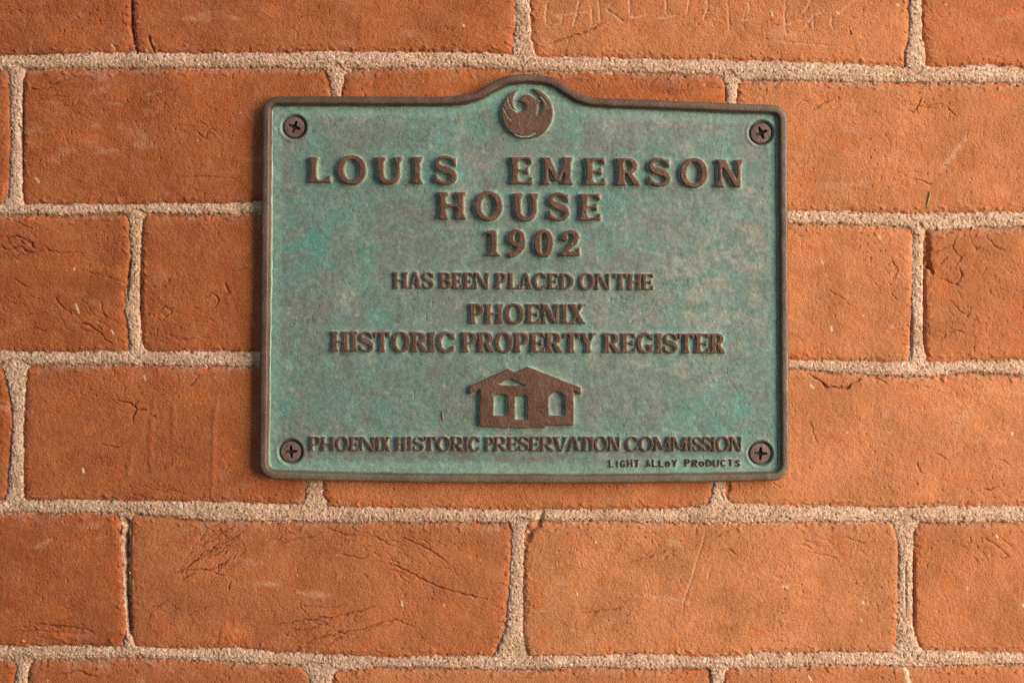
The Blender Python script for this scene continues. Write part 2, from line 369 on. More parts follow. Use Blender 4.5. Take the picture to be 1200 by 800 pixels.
def stroke(pts, wid, depth, jag=1.2, target=None, amount=1.0, seed=0, taper=True):
    """cut a jagged line into the wall (depth > 0) or lay a mark into an attribute"""
    pts = np.array(pts, np.float32); m = 8+wid*2
    i0, i1 = np.searchsorted(xs, [pts[:, 0].min()-m, pts[:, 0].max()+m]); j0, j1 = np.searchsorted(ys, [pts[:, 1].min()-m, pts[:, 1].max()+m])
    if i1 <= i0 or j1 <= j0: return
    xx = X[j0:j1, i0:i1]; yy = Y[j0:j1, i0:i1]
    xx = xx + jag*fbm(xx/9, yy/9, 200+seed, 2, 0.6); yy = yy + jag*fbm(xx/9, yy/9, 230+seed, 2, 0.6)
    best = np.full(xx.shape, 1e9, np.float32); ar = np.zeros(xx.shape, np.float32)
    seg = np.hypot(*np.diff(pts, axis=0).T); tot = seg.sum(); acc = 0
    for a, b, L in zip(pts[:-1], pts[1:], seg):
        dx, dy = b-a; tt = np.clip(((xx-a[0])*dx+(yy-a[1])*dy)/(L*L+1e-6), 0, 1)
        d = np.hypot(xx-a[0]-tt*dx, yy-a[1]-tt*dy); mm = d < best
        best = np.where(mm, d, best); ar = np.where(mm, (acc+tt*L)/tot, ar); acc += L
    tp = np.sqrt(np.clip(np.minimum(ar, 1-ar)*5, 0.05, 1)) if taper else 1.0
    f = np.exp(-(best/(wid*tp))**2)*tp
    f = f*(0.65+0.35*np.clip(perlin(xx/6, yy/6, 300+seed)+0.6, 0, 1))
    if target is None: H[j0:j1, i0:i1] -= depth*f
    else: target[j0:j1, i0:i1] = np.maximum(target[j0:j1, i0:i1], amount*f)
    return f

# dry joints and open holes
stroke([(154,-40),(154,32),(157,48),(159.5,62)], 1.3, 9, 0.4, taper=False)
stroke([(174,42),(177,52),(181,62)], 1.6, 4, 0.5)
stroke([(146,610),(147.5,613)], 4.0, 7, 0.6, taper=False)
stroke([(148.8,612),(148.6,660),(149.2,700),(151,742)], 2.6, 8, 0.7, taper=False)
stroke([(147,628),(147.5,652)], 3.4, 9, 0.6, taper=False); stroke([(147.5,664),(148.5,700)], 1.9, 6, 0.6, taper=False); stroke([(149,700),(150,722),(151.5,738)], 2.2, 9, 0.5, taper=False)
stroke([(1086,274),(1087,284),(1086,300),(1088,312)], 3.6, 6, 1.5, taper=False); stroke([(1088,310),(1093,322)], 1.8, 4, 1)
stroke([(1083.5,292),(1084,420)], 1.4, 4, 0.5); stroke([(1069,366),(1068,422)], 1.3, 4, 0.5)
stroke([(618,632),(622,622),(631,615),(634,603)], 3.2, 5, 1.0, taper=False)
stroke([(163.8,315),(164,410)], 1.2, 3, 0.5); stroke([(152,300),(149,345),(150,352)], 1.4, 4.5, 1.0); stroke([(26.5,96),(26,160),(25.5,235)], 1.2, 3.5, 0.6)
stroke([(20.5,146),(24,156),(25,168)], 2.4, 5, 0.8); stroke([(1071.5,640),(1071.5,750)], 1.3, 4, 0.5); stroke([(1061.5,655),(1062,722)], 1.0, 2.5, 0.8)
stroke([(900.5,98),(850,99)], 0.9, 2, 0.5); stroke([(851,104),(851,120)], 1.3, 4, 0.4)
stroke([(34,785),(31,800)], 1.6, 4, 0.5); stroke([(829,592),(833,587)], 1.2, 3, 0.4); stroke([(842,570),(848,585)], 1.6, 2, 1)
stroke([(853,578),(855,568)], 2.4, 3, 1)
stroke([(1168,76.5),(1178,77)], 2.2, 4, 0.8); stroke([(1130,608),(1128,606)], 2.0, 3, 0.5)
# cracks in the brick faces
CR = [
 ([(135,468.5),(148,471),(157,475),(160,480),(156,488),(155,498)],1.2,2.8), ([(157,475),(163,470)],1.0,2.0), ([(160,480),(172,481)],1.0,2.2), ([(176,488),(183,489)],1.2,2.6),
 ([(116,523),(121,520),(128,523),(142,524)],1.1,2.2), ([(233,437),(228,448),(219,455)],1.1,2.0), ([(186,575),(203,574),(222,580)],1.0,1.6),
 ([(4,279),(20,277),(35,284),(44,294)],1.4,2.6), ([(0,286),(8,292),(24,290),(36,297)],1.3,2.4), ([(2,304),(18,300),(38,296),(58,290)],1.0,1.7), ([(12,256),(28,264),(40,270)],1,1.5),
 ([(44,291),(70,296),(100,297)],0.9,1.4),([(96,318),(118,322),(148,333)],0.9,1.3), ([(62,346),(73,360),(86,370)],1.2,2.2), ([(86,380),(104,380),(118,392),(132,405)],1.2,2.3), ([(88,384),(101,388),(113,384)],1.0,1.6), ([(117,352),(124,376)],0.9,1.4),
 ([(20,372),(50,366),(90,364)],0.9,1.3),([(10,392),(40,384),(62,388)],0.9,1.3),
 ([(197,327),(199,329)],1.6,1.8),([(262,330),(268,342),(260,345)],1.4,2.2),([(236,352),(248,344),(256,350),(252,362)],1.2,1.8),([(184,366),(194,358),(200,366),(190,376)],1.3,1.9),([(196,390),(210,398),(232,396)],1.2,1.8),([(270,318),(290,314)],0.9,1.4),
 ([(193,675),(215,668),(235,650),(252,640),(275,630),(290,618)],1.2,2.2), ([(205,672),(225,667),(245,668),(262,660),(273,651)],1.3,2.6), ([(212,680),(228,670)],1.2,2.4), ([(232,640),(250,632),(262,622),(276,616)],1.1,2.0), ([(238,655),(258,646),(270,636)],1.1,2.0), ([(220,662),(240,650),(262,640)],1.1,1.7), ([(233,636),(244,618),(262,612)],0.9,1.5),([(264,674),(250,672)],1,1.4),
 ([(173,714),(190,707),(200,700)],1.0,1.7),([(216,722),(235,714),(250,708)],1.0,1.5),([(268,692),(270,680)],1.0,1.6),
 ([(28,734),(48,730),(62,734),(84,734),(104,738)],1.1,2.0), ([(20,740),(44,738),(70,740),(92,742)],1.0,1.6),([(100,736),(112,744)],1.0,1.6),
 ([(318,640),(345,632),(372,628)],0.9,1.5),([(378,616),(402,626),(425,627)],1.1,2.0),([(420,629),(433,627),(450,634),(464,642)],1.0,1.6),([(398,650),(412,651),(420,655),(432,650)],1.1,2.0),([(465,628),(480,632),(505,645),(520,655),(527,660)],1.1,2.2),([(440,656),(465,664),(490,675),(515,688),(545,696),(575,704)],1.1,2.4),([(452,654),(470,660)],1.0,1.6),([(424,670),(430,678)],1.2,1.8),
 ([(318,734),(345,728),(365,726),(392,722),(420,716),(445,708)],1.2,2.4),([(330,742),(352,738),(380,732),(402,730)],1.0,1.7),([(353,760),(365,750),(390,743),(418,738),(445,730),(462,726),(490,736)],1.1,2.2),([(364,726),(350,708),(380,712),(420,708)],0.9,1.3),([(420,742),(440,734),(460,732)],0.9,1.4),([(382,758),(400,744)],0.9,1.3),
 ([(680,718),(705,716),(730,711)],1.0,1.6),([(730,660),(760,652),(788,640)],1.0,1.7),([(836,646),(855,644),(866,650)],1.0,1.4),([(833,632),(850,622),(862,618)],0.9,1.3),
 ([(990,628),(1010,636),(1030,634)],0.9,1.5),([(945,646),(975,652),(985,658)],0.9,1.4),
 ([(948,132),(965,121),(980,113)],1.1,2.0),([(1080,112),(1078,120),(1070,132),(1062,130)],1.2,2.2),([(1064,122),(1085,126),(1110,121)],1.0,1.5),([(1108,122),(1120,138)],0.9,1.3),([(1066,209),(1082,213),(1096,217)],1.1,2.0),
 ([(944,436),(962,446),(968,453),(990,455),(1004,446),(1012,442)],1.4,3.4),([(1027,442),(1040,450)],1.2,2.0),([(1000,360),(985,348),(970,340)],0.9,1.4),([(1034,314),(1046,306),(1052,316),(1044,330)],1.1,1.6),
 ([(1093,295),(1108,292),(1120,284)],1.0,1.6),([(1122,274),(1116,290),(1126,302),(1118,318)],1.0,1.5),([(1135,272),(1140,286),(1150,294)],1.0,1.4),([(1124,312),(1128,322),(1120,336)],1.4,2.2),([(1098,325),(1118,332),(1128,336)],1.1,1.8),([(1100,310),(1112,300)],1.1,1.8),([(1110,350),(1128,366),(1134,372),(1136,362)],1.1,1.7),([(1100,398),(1120,386),(1132,392)],1.1,1.6),([(1155,274),(1165,288),(1180,296)],1.1,1.7),
 ([(1073,540),(1078,552),(1084,556)],1.0,1.6),([(1151,572),(1160,574),(1166,570)],1.3,2.6),([(1165,582),(1166,584)],1.4,2.4),([(1095,530),(1112,538)],0.9,1.4),([(1170,536),(1185,545)],0.9,1.4),([(948,490),(958,520)],0.8,1.2),([(905,565),(915,572)],0.9,1.4),
 ([(630,57),(655,47),(680,40),(700,30),(716,22)],1.1,2.2),([(996,36),(997.5,42)],1.2,2.6),
 ([(1150,628),(1170,640),(1185,655)],1.1,1.7),([(1140,650),(1148,660)],1.1,1.6),
 ([(1172,655),(1182,650)],1.1,1.6),([(60,100),(85,92),(110,90)],1.0,1.4),([(30,106),(55,104),(70,96)],1.0,1.4),([(40,120),(62,112),(80,114)],0.9,1.3),
 ([(158,118),(180,112),(210,104)],0.9,1.4),([(226,152),(240,162),(246,150),(258,158)],1.1,1.5),([(205,208),(240,206),(290,210)],0.9,1.3),
 ([(600,792),(640,786),(680,788)],0.9,1.3),([(60,792),(90,786),(118,794)],1.3,2.0),
]
for i, (p, wd, dp) in enumerate(CR): stroke(p, wd*0.72, dp*0.95, 1.6, seed=i); stroke(p, wd*0.55, 0, 1.6, crack_shade, 0.26*min(dp, 2.8), seed=i)  # cuts each crack, then paints its shade dark
# raised press ridges on the brick left of the plaque
for p in ([(182,462),(178,490),(176,520),(178,560)], [(255,462),(250,500),(250,560),(247,590)], [(155,520),(150,560)], [(204,470),(203,510)]): stroke(p, 3.2, -0.9, 1.0, seed=3)
# names and a date scratched into the top brick
rc = np.random.default_rng(33)
for (cx, cy, rx_, ry_, ang_, cnt, ln_) in ((255,648,42,16,-34,26,34), (240,628,36,10,-30,10,26), (395,736,62,17,-12,34,36), (350,752,30,6,-20,8,26), (470,640,62,16,22,18,30), (500,668,50,8,22,8,30), (345,634,30,8,-14,10,22), (185,712,30,8,-24,8,20),
        (24,290,34,16,18,20,24), (95,376,42,16,32,22,26), (60,738,46,8,4,18,24), (212,380,40,22,10,24,14), (1125,300,40,30,-40,26,14), (1150,360,40,45,60,18,12), (60,108,40,14,-16,16,22), (230,155,26,12,20,14,12), (760,645,50,12,-18,14,26), (700,716,30,6,-14,6,24),
        (960,125,26,8,-32,8,18), (1075,122,30,8,0,10,16), (985,448,34,8,10,6,20), (1160,640,30,16,40,14,10), (975,640,40,12,20,10,18), (175,575,40,8,4,12,22), (130,480,26,12,20,8,12), (640,102,30,8,-20,8,18), (790,104,50,8,25,10,14), (880,560,30,8,0,6,14), (330,350,24,30,60,10,12), (1040,330,24,20,50,12,10), (120,790,60,6,0,10,16), (20,350,30,30,20,10,20)):
    for q in range(cnt):
        a0, r0 = rc.uniform(0, 2*np.pi), math.sqrt(rc.uniform(0, 1)); sx_, sy_ = cx+rx_*r0*math.cos(a0), cy+ry_*r0*math.sin(a0)
        an = math.radians(ang_+rc.normal(0, 11)); L = ln_*rc.uniform(0.35, 1.2); b_ = rc.normal(0, 0.18)*L
        ux, uy = math.cos(an), math.sin(an); P = [(sx_+ux*L*(t_-.5)-uy*b_*(4*t_*(1-t_)), sy_+uy*L*(t_-.5)+ux*b_*(4*t_*(1-t_))) for t_ in (0, .25, .5, .75, 1)]
        dq = rc.uniform(0.3, 1.15); stroke(P, 0.75, dq, 1.8, seed=q); stroke(P, 0.60, 0, 1.8, crack_shade, 0.16*dq, seed=q)
GR = [[(646,-6),(640.5,8),(639.5,20),(641,30),(643,32)], [(650,18.5),(660,20),(658,27),(648,31)], [(681,-6),(676,14),(671,35)], [(649,18),(675,15),(693,12)], [(693,6),(694,20),(693,33)],
      [(701,-4),(703,14),(704,29)], [(720,2),(711,11),(722,19),(733,28)], [(738,-4),(738,10),(738,18)], [(736,20),(750,19),(762,16)], [(781,-4),(781,18)], [(768,22),(781,20),(797,17)],
      [(809,-4),(805,16)], [(829,-4),(829,10),(826,19),(824,25)], [(852,0),(854,16),(855,38)], [(876,1),(879,8),(877,17)], [(868,24),(887,21)], [(921,-2),(919.5,20),(922,44)],
      [(900,40),(925,28),(950,21)], [(952,-2),(946,10),(940,16)], [(955,15),(949,26),(942,35)], [(954,18),(953.5,34)], [(975,17),(975,30),(977,34)], [(1009,-4),(990,11),(982,16)], [(955,17),(970,13)], [(903,46),(925,50),(950,52),(985,55)]]
for i, p in enumerate(GR):
    stroke(p, 1.3, 0.9, 0.6, seed=i); stroke(p, 1.5, 0, 0.6, pale, 0.30 if i == len(GR)-1 else 0.62, seed=i)
SCR = [[(827,618),(824,634),(818,652),(810,680),(801,706),(799,722)], [(835,662),(828,680)]]
for p in SCR: stroke(p, 1.2, 0.9, 0.5); stroke(p, 1.6, 0, 0.5, pale, 0.4)
for p in ([(1140,470),(1128,490),(1122,508),(1119,522)], [(1150,512),(1142,520)], [(1136,158),(1110,190),(1098,205)], [(40,642),(60,632)], [(1040,478),(1036,492)], [(300,683),(330,685)], [(914,686),(928,684)], [(568,617),(590,621)], [(740,695),(800,703),(815,706)], [(345,694),(390,698)], [(780,632),(800,640)]):
    stroke(p, 3.0, 0, 1.5, pale, 0.55)
FL = [(131,53,134,58),(178,48,180,53),(42,209,45,213),(27,184,29,188),(87,314,87,315.5),(89,356,92,366),(131,387,133,391),(169,440,170,444),(97,549,98,553),(471,704,471,709),(698,634,698,635),(904,14,904.5,18),(1052,5,1053,6),(981,15,983,16),
      (1030,277,1031,280),(963,306,964,308),(974,382,974.5,387),(1046,381,1046,384),(1011,704,1011,706),(918,687,923,687),(1134,688,1134,690),(1168,627,1169,629),(1199,708,1201,712),(951,451,953,454),(1186,507,1186,509),(29,751,28,749),(543,30,543.5,31),(676,695,676,696),(520,708,520,709),(82,770,86,774),(948,792,950,796),(1062,784,1064,790),(1063,790,1065,800),(665,546,666,547)]
for i, (a, b, c, d) in enumerate(FL): stroke([(a, b), (c+0.3, d+0.3)], 1.0 if i != 31 and i != 32 else 2.6, 0, 0.3, fleck, 0.95, seed=i, taper=False)
rr = np.random.default_rng(21)
for i in range(170):
    a, b = rr.uniform(-100, 1300), rr.uniform(-100, 900); stroke([(a, b), (a+rr.normal(0, 1.0), b+rr.normal(0, 1.0))], rr.uniform(0.5, 0.85), 0, 0.2, fleck, rr.uniform(0.25, 0.7), taper=False)

# close the slab: the outermost ring of vertices runs back 90 mm
for sl in ((slice(0, 1), slice(None)), (slice(-1, None), slice(None)), (slice(None), slice(0, 1)), (slice(None), slice(-1, None))): H[sl] = -190
fM = (isM[:-1, :-1].astype(int)+isM[1:, :-1]+isM[1:, 1:]+isM[:-1, 1:]) >= 2
wall = grid_obj("brick_wall", X, Y, H, ~fM, M_BRICK, attrs=dict(tint=tint, pale=pale, raw=np.clip(raw, 0, 1), fleck=fleck, crack_shade=crack_shade, dust_shade=dust_shade))
wall["label"] = "weathered orange red brick wall behind the plaque, with pale sandy mortar and scratched letters"
wall["category"] = "brick wall"
grid_obj("mortar", X, Y, H, fM, M_MORTAR, parent=wall)
del wx, wy, rx, ry, nz, patch, crease, pits, hm, hb, face, grain

# ================================================================ THE PLAQUE
HP = 6.5                                        # height of its green ground above the bricks
KP = 1-HP/D
plaque = bpy.data.objects.new("plaque", None); C.objects.link(plaque); plaque.empty_display_size = 0.02
plaque["label"] = "green patinated bronze house plaque with raised brown lettering, screwed to the brick wall"
plaque["category"] = "plaque"

TL, TR, BR, BL = np.array((308.0, 113.2)), np.array((922.3, 124.0)), np.array((925.0, 563.0)), np.array((303.8, 561.2))
TOP = np.array([(345,113.4),(400,113.3),(470,113.6),(520,113.6),(540,112.1),(552,109.6),(562,105.8),(572,100),(582,94.5),(592,90.2),(604,88),(620,87.3),(636,88.7),(648,91.8),(658,96.6),(668,103.2),(676,108.4),(685,112.3),(695,114.4),(710,115.6),(730,116.4),(760,117.4),(800,119.2),(860,121.6),(890,122.7)])
BOT = np.array([(890,563.4),(860,564.3),(800,565.3),(740,566),(640,566.4),(560,565.9),(480,565.2),(400,563.7),(345,562)])
def catmull(P, step=3.0):
    out = []
    Q = np.vstack([2*P[0]-P[1], P, 2*P[-1]-P[-2]])
    for i in range(1, len(Q)-2):
        n = max(2, int(np.hypot(*(Q[i+1]-Q[i]))/step)); 
        for t in np.arange(n)/n:
            a, b, c, d = Q[i-1:i+3]
            out.append(0.5*((2*b)+(-a+c)*t+(2*a-5*b+4*c-d)*t*t+(-a+3*b-3*c+d)*t**3))
    out.append(P[-1]); return np.array(out)
TOPc, BOTc = catmull(TOP), catmull(BOT)
def offset_open(P, ins):
    T = np.gradient(P, axis=0); T /= np.hypot(T[:, 0], T[:, 1])[:, None]
    return P + ins*np.stack([-T[:, 1], T[:, 0]], 1)      # clockwise on screen (y down): inward is to the right of travel
def corner(V, d_in, d_out, r, ins):
    """rounded corner travelled clockwise; directions are unit vectors"""
    n1 = np.array((-d_in[1], d_in[0])); n2 = np.array((-d_out[1], d_out[0]))
    Vi = V + ins*(n1+n2)/(1+n1@n2); r2 = max(r-ins, 3.5-ins*0.03)
    c = Vi + r2*(n1+n2)/(1+n1@n2)
    a0 = math.atan2(*(-n1)[::-1]); a1 = math.atan2(*(-n2)[::-1])
    while a1 < a0: a1 += 2*math.pi
    return np.array([c + r2*np.array((math.cos(a), math.sin(a))) for a in np.linspace(a0, a1, 13)])
def unit(v): return v/np.hypot(*v)
def path(ins):
    dl = unit(TL-BL); dr = unit(BR-TR); dt0 = unit(TOPc[0]-TL); dt1 = unit(TR-TOPc[-1]); db0 = unit(BOTc[0]-BR); db1 = unit(BL-BOTc[-1])
    nl = np.array((-dl[1], dl[0])); nr = np.array((-dr[1], dr[0]))
    left = np.array([BL+(TL-BL)*t for t in np.linspace(0.09, 0.91, 120)])+ins*nl
    right = np.array([TR+(BR-TR)*t for t in np.linspace(0.09, 0.91, 120)])+ins*nr
    return np.vstack([corner(TL, dl, dt0, 19, ins), offset_open(TOPc, ins), corner(TR, dt1, dr, 18, ins), right, corner(BR, dr, db0, 20, ins), offset_open(BOTc, ins), corner(BL, db1, dl, 20, ins), left])

# ---- rim: one lofted strip
PROF = np.array([(0,-3),(0,8),(0.15,12.5),(0.5,15.4),(1.4,17.5),(2.8,18.5),(5.6,18.8),(7.7,18.7),(8.8,18.2),(9.4,17.4),(10.1,15.0),(11.0,12.9),(12.1,11.7),(13.3,10.6),(15,9.4),(16,8.6)])
tt = np.linspace(0, len(PROF)-1, 43); PR = np.stack([np.interp(tt, np.arange(len(PROF)), PROF[:, i]) for i in (0, 1)], 1)
rings = np.array([path(i) for i, _ in PR]); nP = rings.shape[1]
PR[:, 1] = np.where(PR[:, 1] > 0, PR[:, 1]*0.92-3.8*np.clip(PR[:, 1]/8, 0, 1), PR[:, 1])
RX, RY = rings[..., 0], rings[..., 1]
RH = PR[:, 1][:, None] + 0.28*fbm(RX/16, RY/16, 401, 3)*ss(6, 12, PR[:, 1])[:, None]
RX = RX + 0.35*fbm(RX/19, RY/19, 405, 2); RY = RY + 0.35*fbm(RX/19, RY/19, 407, 2)
close = lambda a: np.concatenate([a, a[:, :1]], 1)
greenA = np.repeat(ss(10.6, 12.4, PR[:, 0])[:, None], nP, 1)
weath_pale = ss(535, 556, RY)*0.9 + 0.35*ss(600, 930, RX)*ss(0.3, 0, ss(535, 556, RY))  # weathered lower edge, plus a paler tone towards the right
a_ = dict(green=close(greenA), weather_pale=close(weath_pale))
keep = np.ones((len(PR)-1, nP), bool)
grid_obj("rim", close(RX), close(RY), close(RH), keep, M_RIM, plaque, KP, a_)

# ---- glyphs: boolean shapes in a box  x 0..W, y 0..1 (up)
class G:
    def __init__(s, X, Y, W, st, th, f, e): s.X, s.Y, s.W, s.s, s.t, s.f, s.e = X, Y, W, st, th, f, e
    def box(s, a, b, c, d): return (s.X >= a) & (s.X <= b) & (s.Y >= c) & (s.Y <= d)
    def ell(s, cx, cy, rx, ry, p=2.0): return np.abs((s.X-cx)/max(rx, 1e-3))**p+np.abs((s.Y-cy)/max(ry, 1e-3))**p < 1
    def poly(s, P):
        r = np.zeros(s.X.shape, bool)
        for (x0, y0), (x1, y1) in zip(P, P[1:]+P[:1]):
            if y0 != y1: r ^= ((y0 > s.Y) != (y1 > s.Y)) & (s.X < (x1-x0)*(s.Y-y0)/(y1-y0)+x0)
        return r
    def line(s, P, r0, r1=None):
        """thick polyline; radius runs from r0 to r1, or follows a list"""
        n = len(P); R = r0 if isinstance(r0, (list, tuple, np.ndarray)) else np.linspace(r0, r1 if r1 is not None else r0, n)
        m = np.zeros(s.X.shape, bool)
        for i in range(n-1):
            (ax, ay), (bx, by) = P[i], P[i+1]; dx, dy = bx-ax, by-ay
            t = np.clip(((s.X-ax)*dx+(s.Y-ay)*dy)/(dx*dx+dy*dy+1e-9), 0, 1)
            m |= np.hypot(s.X-ax-t*dx, s.Y-ay-t*dy) < R[i]+(R[i+1]-R[i])*t
        return m
    def foot(s, a, b, y=0):
        """slab serif with brackets under (y=0) or over (y=1) a stem from a to b"""
        f, e = s.f, s.e; g = (lambda v: v) if y == 0 else (lambda v: 1-v)
        return s.box(a-e, b+e, min(g(0), g(f)), max(g(0), g(f))) | s.poly([(a-e*.7, g(f*.9)), (a-.005, g(f+.10)), (b+.005, g(f+.10)), (b+e*.7, g(f*.9))])
    def stem(s, a, b, bot=True, top=True):
        m = s.box(a, b, 0, 1)
        if bot: m |= s.foot(a, b, 0)
        if top: m |= s.foot(a, b, 1)
        return m
    def bowl(s, a, b, y0, y1, th):
        yc, ry = (y0+y1)/2, (y1-y0)/2
        def dd(xr, r):
            xm = max(a, xr-r*1.15)
            return ((s.X >= a) & (s.X <= xm) & (np.abs(s.Y-yc) < r)) | ((s.X > xm) & (((s.X-xm)/(xr-xm))**2+((s.Y-yc)/r)**2 < 1))
        return dd(b, ry) & ~dd(b-th, ry-s.t*0.85)
    def diag(s, x0, y0, x1, y1, w): return s.poly([(x0-w/2, y0), (x0+w/2, y0), (x1+w/2, y1), (x1-w/2, y1)])

def g_I(g): c = g.W/2; return g.stem(c-g.s/2, c+g.s/2)
def g_L(g):
    a = g.e; return g.stem(a, a+g.s) | g.box(0, g.W, 0, g.f*1.15) | g.poly([(g.W-.20, g.f), (g.W-.07, .30), (g.W, .30), (g.W, 0), (g.W-.2, 0)])
def g_E(g):
    a, W, f = g.e, g.W, g.f
    return (g.stem(a, a+g.s) | g.box(a, W-.02, 1-f*1.15, 1) | g.box(a, W, 0, f*1.15) | g.poly([(W-.18, f), (W-.06, .28), (W, .28), (W, 0), (W-.18, 0)])
            | g.poly([(W-.20, 1-f), (W-.08, .74), (W-.02, .74), (W-.02, 1), (W-.2, 1)]) | g.box(a, W-.20, .5-f*.5, .5+f*.5) | g.poly([(W-.28, .5), (W-.19, .36), (W-.13, .36), (W-.13, .64), (W-.19, .64)]))
def g_H(g): a, W, s = g.e, g.W, g.s; return g.stem(a, a+s) | g.stem(W-a-s, W-a) | g.box(a, W-a, .5-g.t*.55, .5+g.t*.55)
def g_O(g): W = g.W; return g.ell(W/2, .5, W/2, .53, 2.1) & ~g.ell(W/2, .5, W/2-g.s*1.02, .5-g.t)
def g_U(g):
    a, W, s = g.e, g.W, g.s; b = W-a-.005; s2 = s*.80; y = .40
    m = g.box(a, a+s, y, 1) | g.box(b-s2, b, y, 1) | g.foot(a, a+s, 1) | g.foot(b-s2, b, 1)
    return m | ((g.Y <= y) & g.ell((a+b)/2, y, (b-a)/2, y+.03, 2.2) & ~g.ell((a+s+b-s2)/2, y, (b-s2-a-s)/2, y-g.t*1.15))
def g_S(g):
    W = g.W; P = []; R = []; n = 22; hx = W/2
    w0, w1 = g.t*.52, g.s*.56
    for i in range(n+1):
        a = math.radians(28+i/n*(262-28)); P.append((hx-.01+(W*.5-w0*1.3)*math.cos(a)*.93, .745+.215*math.sin(a))); R.append(w0+(w1-w0)*max(0, (i/n-.35)/.65)**1.3)
    for i in range(n+1):
        a = math.radians(75-i/n*(262-28)); P.append((hx+(W*.5-w0*1.2)*math.cos(a)*.97, .262+.222*math.sin(a))); R.append(w0+(w1-w0)*max(0, 1-(i/n)/.65)**1.3)
    m = g.line(P, R)
    m |= g.poly([(W*.76, .86), (W*.96, .98), (W*.96, .63), (W*.86, .66)]) | g.poly([(W*.22, .15), (W*.02, .0), (W*.02, .38), (W*.12, .34)])
    return m
def g_R(g):
    a, W, s = g.e, g.W, g.s
    return g.stem(a, a+s) | g.bowl(a+s*.5, W*.90, .44, 1, s*.98) | g.poly([(a+s*1.05, .50), (a+s*2.0, .50), (W-.02, g.f), (W, 0), (W-.27, 0)]) | g.box(W-.30, W, 0, g.f*.9)
def g_P(g): a, s = g.e, g.s; return g.stem(a, a+s) | g.bowl(a+s*.5, g.W, .40, 1, s*.98)
def g_B(g): a, s = g.e, g.s; return g.stem(a, a+s) | g.box(0, a+s, 0, g.f) | g.bowl(a+s*.5, g.W*.93, .49, 1, s*.95) | g.bowl(a+s*.5, g.W, 0, .56, s)
def g_D(g): a, s = g.e, g.s; return g.stem(a, a+s) | g.bowl(a+s*.5, g.W, 0, 1, s*1.05)
def g_M(g):
    W, s, a = g.W, g.s, g.e
    l, r = a+.01, W-a; sl = s*.62
    return (g.box(l, l+sl, 0, 1) | g.foot(l, l+sl, 0) | g.box(r-s, r, 0, 1) | g.foot(r-s, r, 0) | g.foot(r-s, r, 1) | g.box(0, l+s, 1-g.f, 1)
            | g.diag(l+s*.42, 1, W*.51, .12, s*.98) | g.diag(r-s*.45, 1, W*.51+.02, .12, s*.55))
def g_N(g):
    W, s, a = g.W, g.s, g.e; th = s*.62
    l, r = a+.01, W-a
    return g.box(l, l+th, 0, 1) | g.foot(l, l+th, 0) | g.box(r-th, r, 0, 1) | g.foot(r-th, r, 1) | g.box(0, l+s, 1-g.f, 1) | g.poly([(l, 1), (l+s*1.12, 1), (r, 0), (r-s*.95, 0)])
def g_A(g):
    W, s = g.W, g.s; ax = W*.5
    m = g.poly([(ax-.06, 1.02), (ax+.10, 1.02), (W-.06, 0), (W-.06-s*1.15, 0)]) | g.poly([(ax-.06, 1.02), (ax+.04, 1.02), (.08+s*.5, 0), (.08, 0)])
    return m | g.box(W*.25, W*.75, .27, .27+g.t) | g.box(0, W*.36, 0, g.f) | g.box(W*.54, W, 0, g.f)
def g_V(g):
    W, s = g.W, g.s; ax = W*.5
    m = g.poly([(ax-.10, -.02), (ax+.06, -.02), (.06+s*1.15, 1), (.06, 1)]) | g.poly([(ax-.04, -.02), (ax+.06, -.02), (W-.08, 1), (W-.08-s*.5, 1)])
    return m | g.box(0, W*.46, 1-g.f, 1) | g.box(W*.64, W, 1-g.f, 1)
def g_X(g):
    W, s = g.W, g.s
    return g.diag(.06+s*.55, 1, W-.06-s*.55, 0, s*1.15) | g.diag(W-.10-s*.25, 1, .10+s*.25, 0, s*.55) | g.box(0, W*.45, 1-g.f, 1) | g.box(W*.60, W, 1-g.f, 1) | g.box(0, W*.40, 0, g.f) | g.box(W*.54, W, 0, g.f)
def g_Y(g):
    W, s = g.W, g.s; c = W*.5
    return g.box(c-s/2, c+s/2, 0, .5) | g.foot(c-s/2, c+s/2, 0) | g.diag(.06+s*.5, 1, c, .42, s*1.1) | g.diag(W-.10-s*.25, 1, c+s*.2, .42, s*.6) | g.box(0, W*.45, 1-g.f, 1) | g.box(W*.62, W, 1-g.f, 1)
def g_T(g):
    W, s = g.W, g.s; c = W/2
    return g.stem(c-s/2, c+s/2, True, False) | g.box(0, W, 1-g.f*1.15, 1) | g.poly([(0, 1), (.02, .70), (.08, .70), (.20, 1-g.f), (.2, 1)]) | g.poly([(W, 1), (W-.02, .70), (W-.08, .70), (W-.20, 1-g.f), (W-.2, 1)])
def g_C(g):
    W = g.W; m = g.ell(W*.53, .5, W*.53, .53) & ~g.ell(W*.56, .5, W*.56-g.s*1.05, .5-g.t*1.05) & ((g.X < W*.74) | (g.Y > .70) | (g.Y < .30))
    m &= ~((g.X > W*.6) & (np.abs(g.Y-.5) < .2))
    return (m & (g.X < W)) | g.poly([(W*.78, .86), (W*.88, .94), (W*.98, .98), (W*.98, .62), (W*.90, .64)]) | g.poly([(W*.80, .14), (W*.94, .05), (W, .30), (W*.92, .32)])
def g_G(g):
    W, s = g.W, g.s; m = g.ell(W*.50, .5, W*.50, .53) & ~g.ell(W*.52, .5, W*.52-s*1.05, .5-g.t*1.05)
    m &= ~((g.X > W*.58) & (g.Y > .40) & (g.Y < .70)); m &= g.X < W*.93
    return m | g.poly([(W*.72, .86), (W*.84, .95), (W*.92, .98), (W*.92, .64), (W*.84, .66)]) | g.box(W*.93-s, W*.93, .05, .44) | g.box(W*.58, W, .44-g.f, .44)
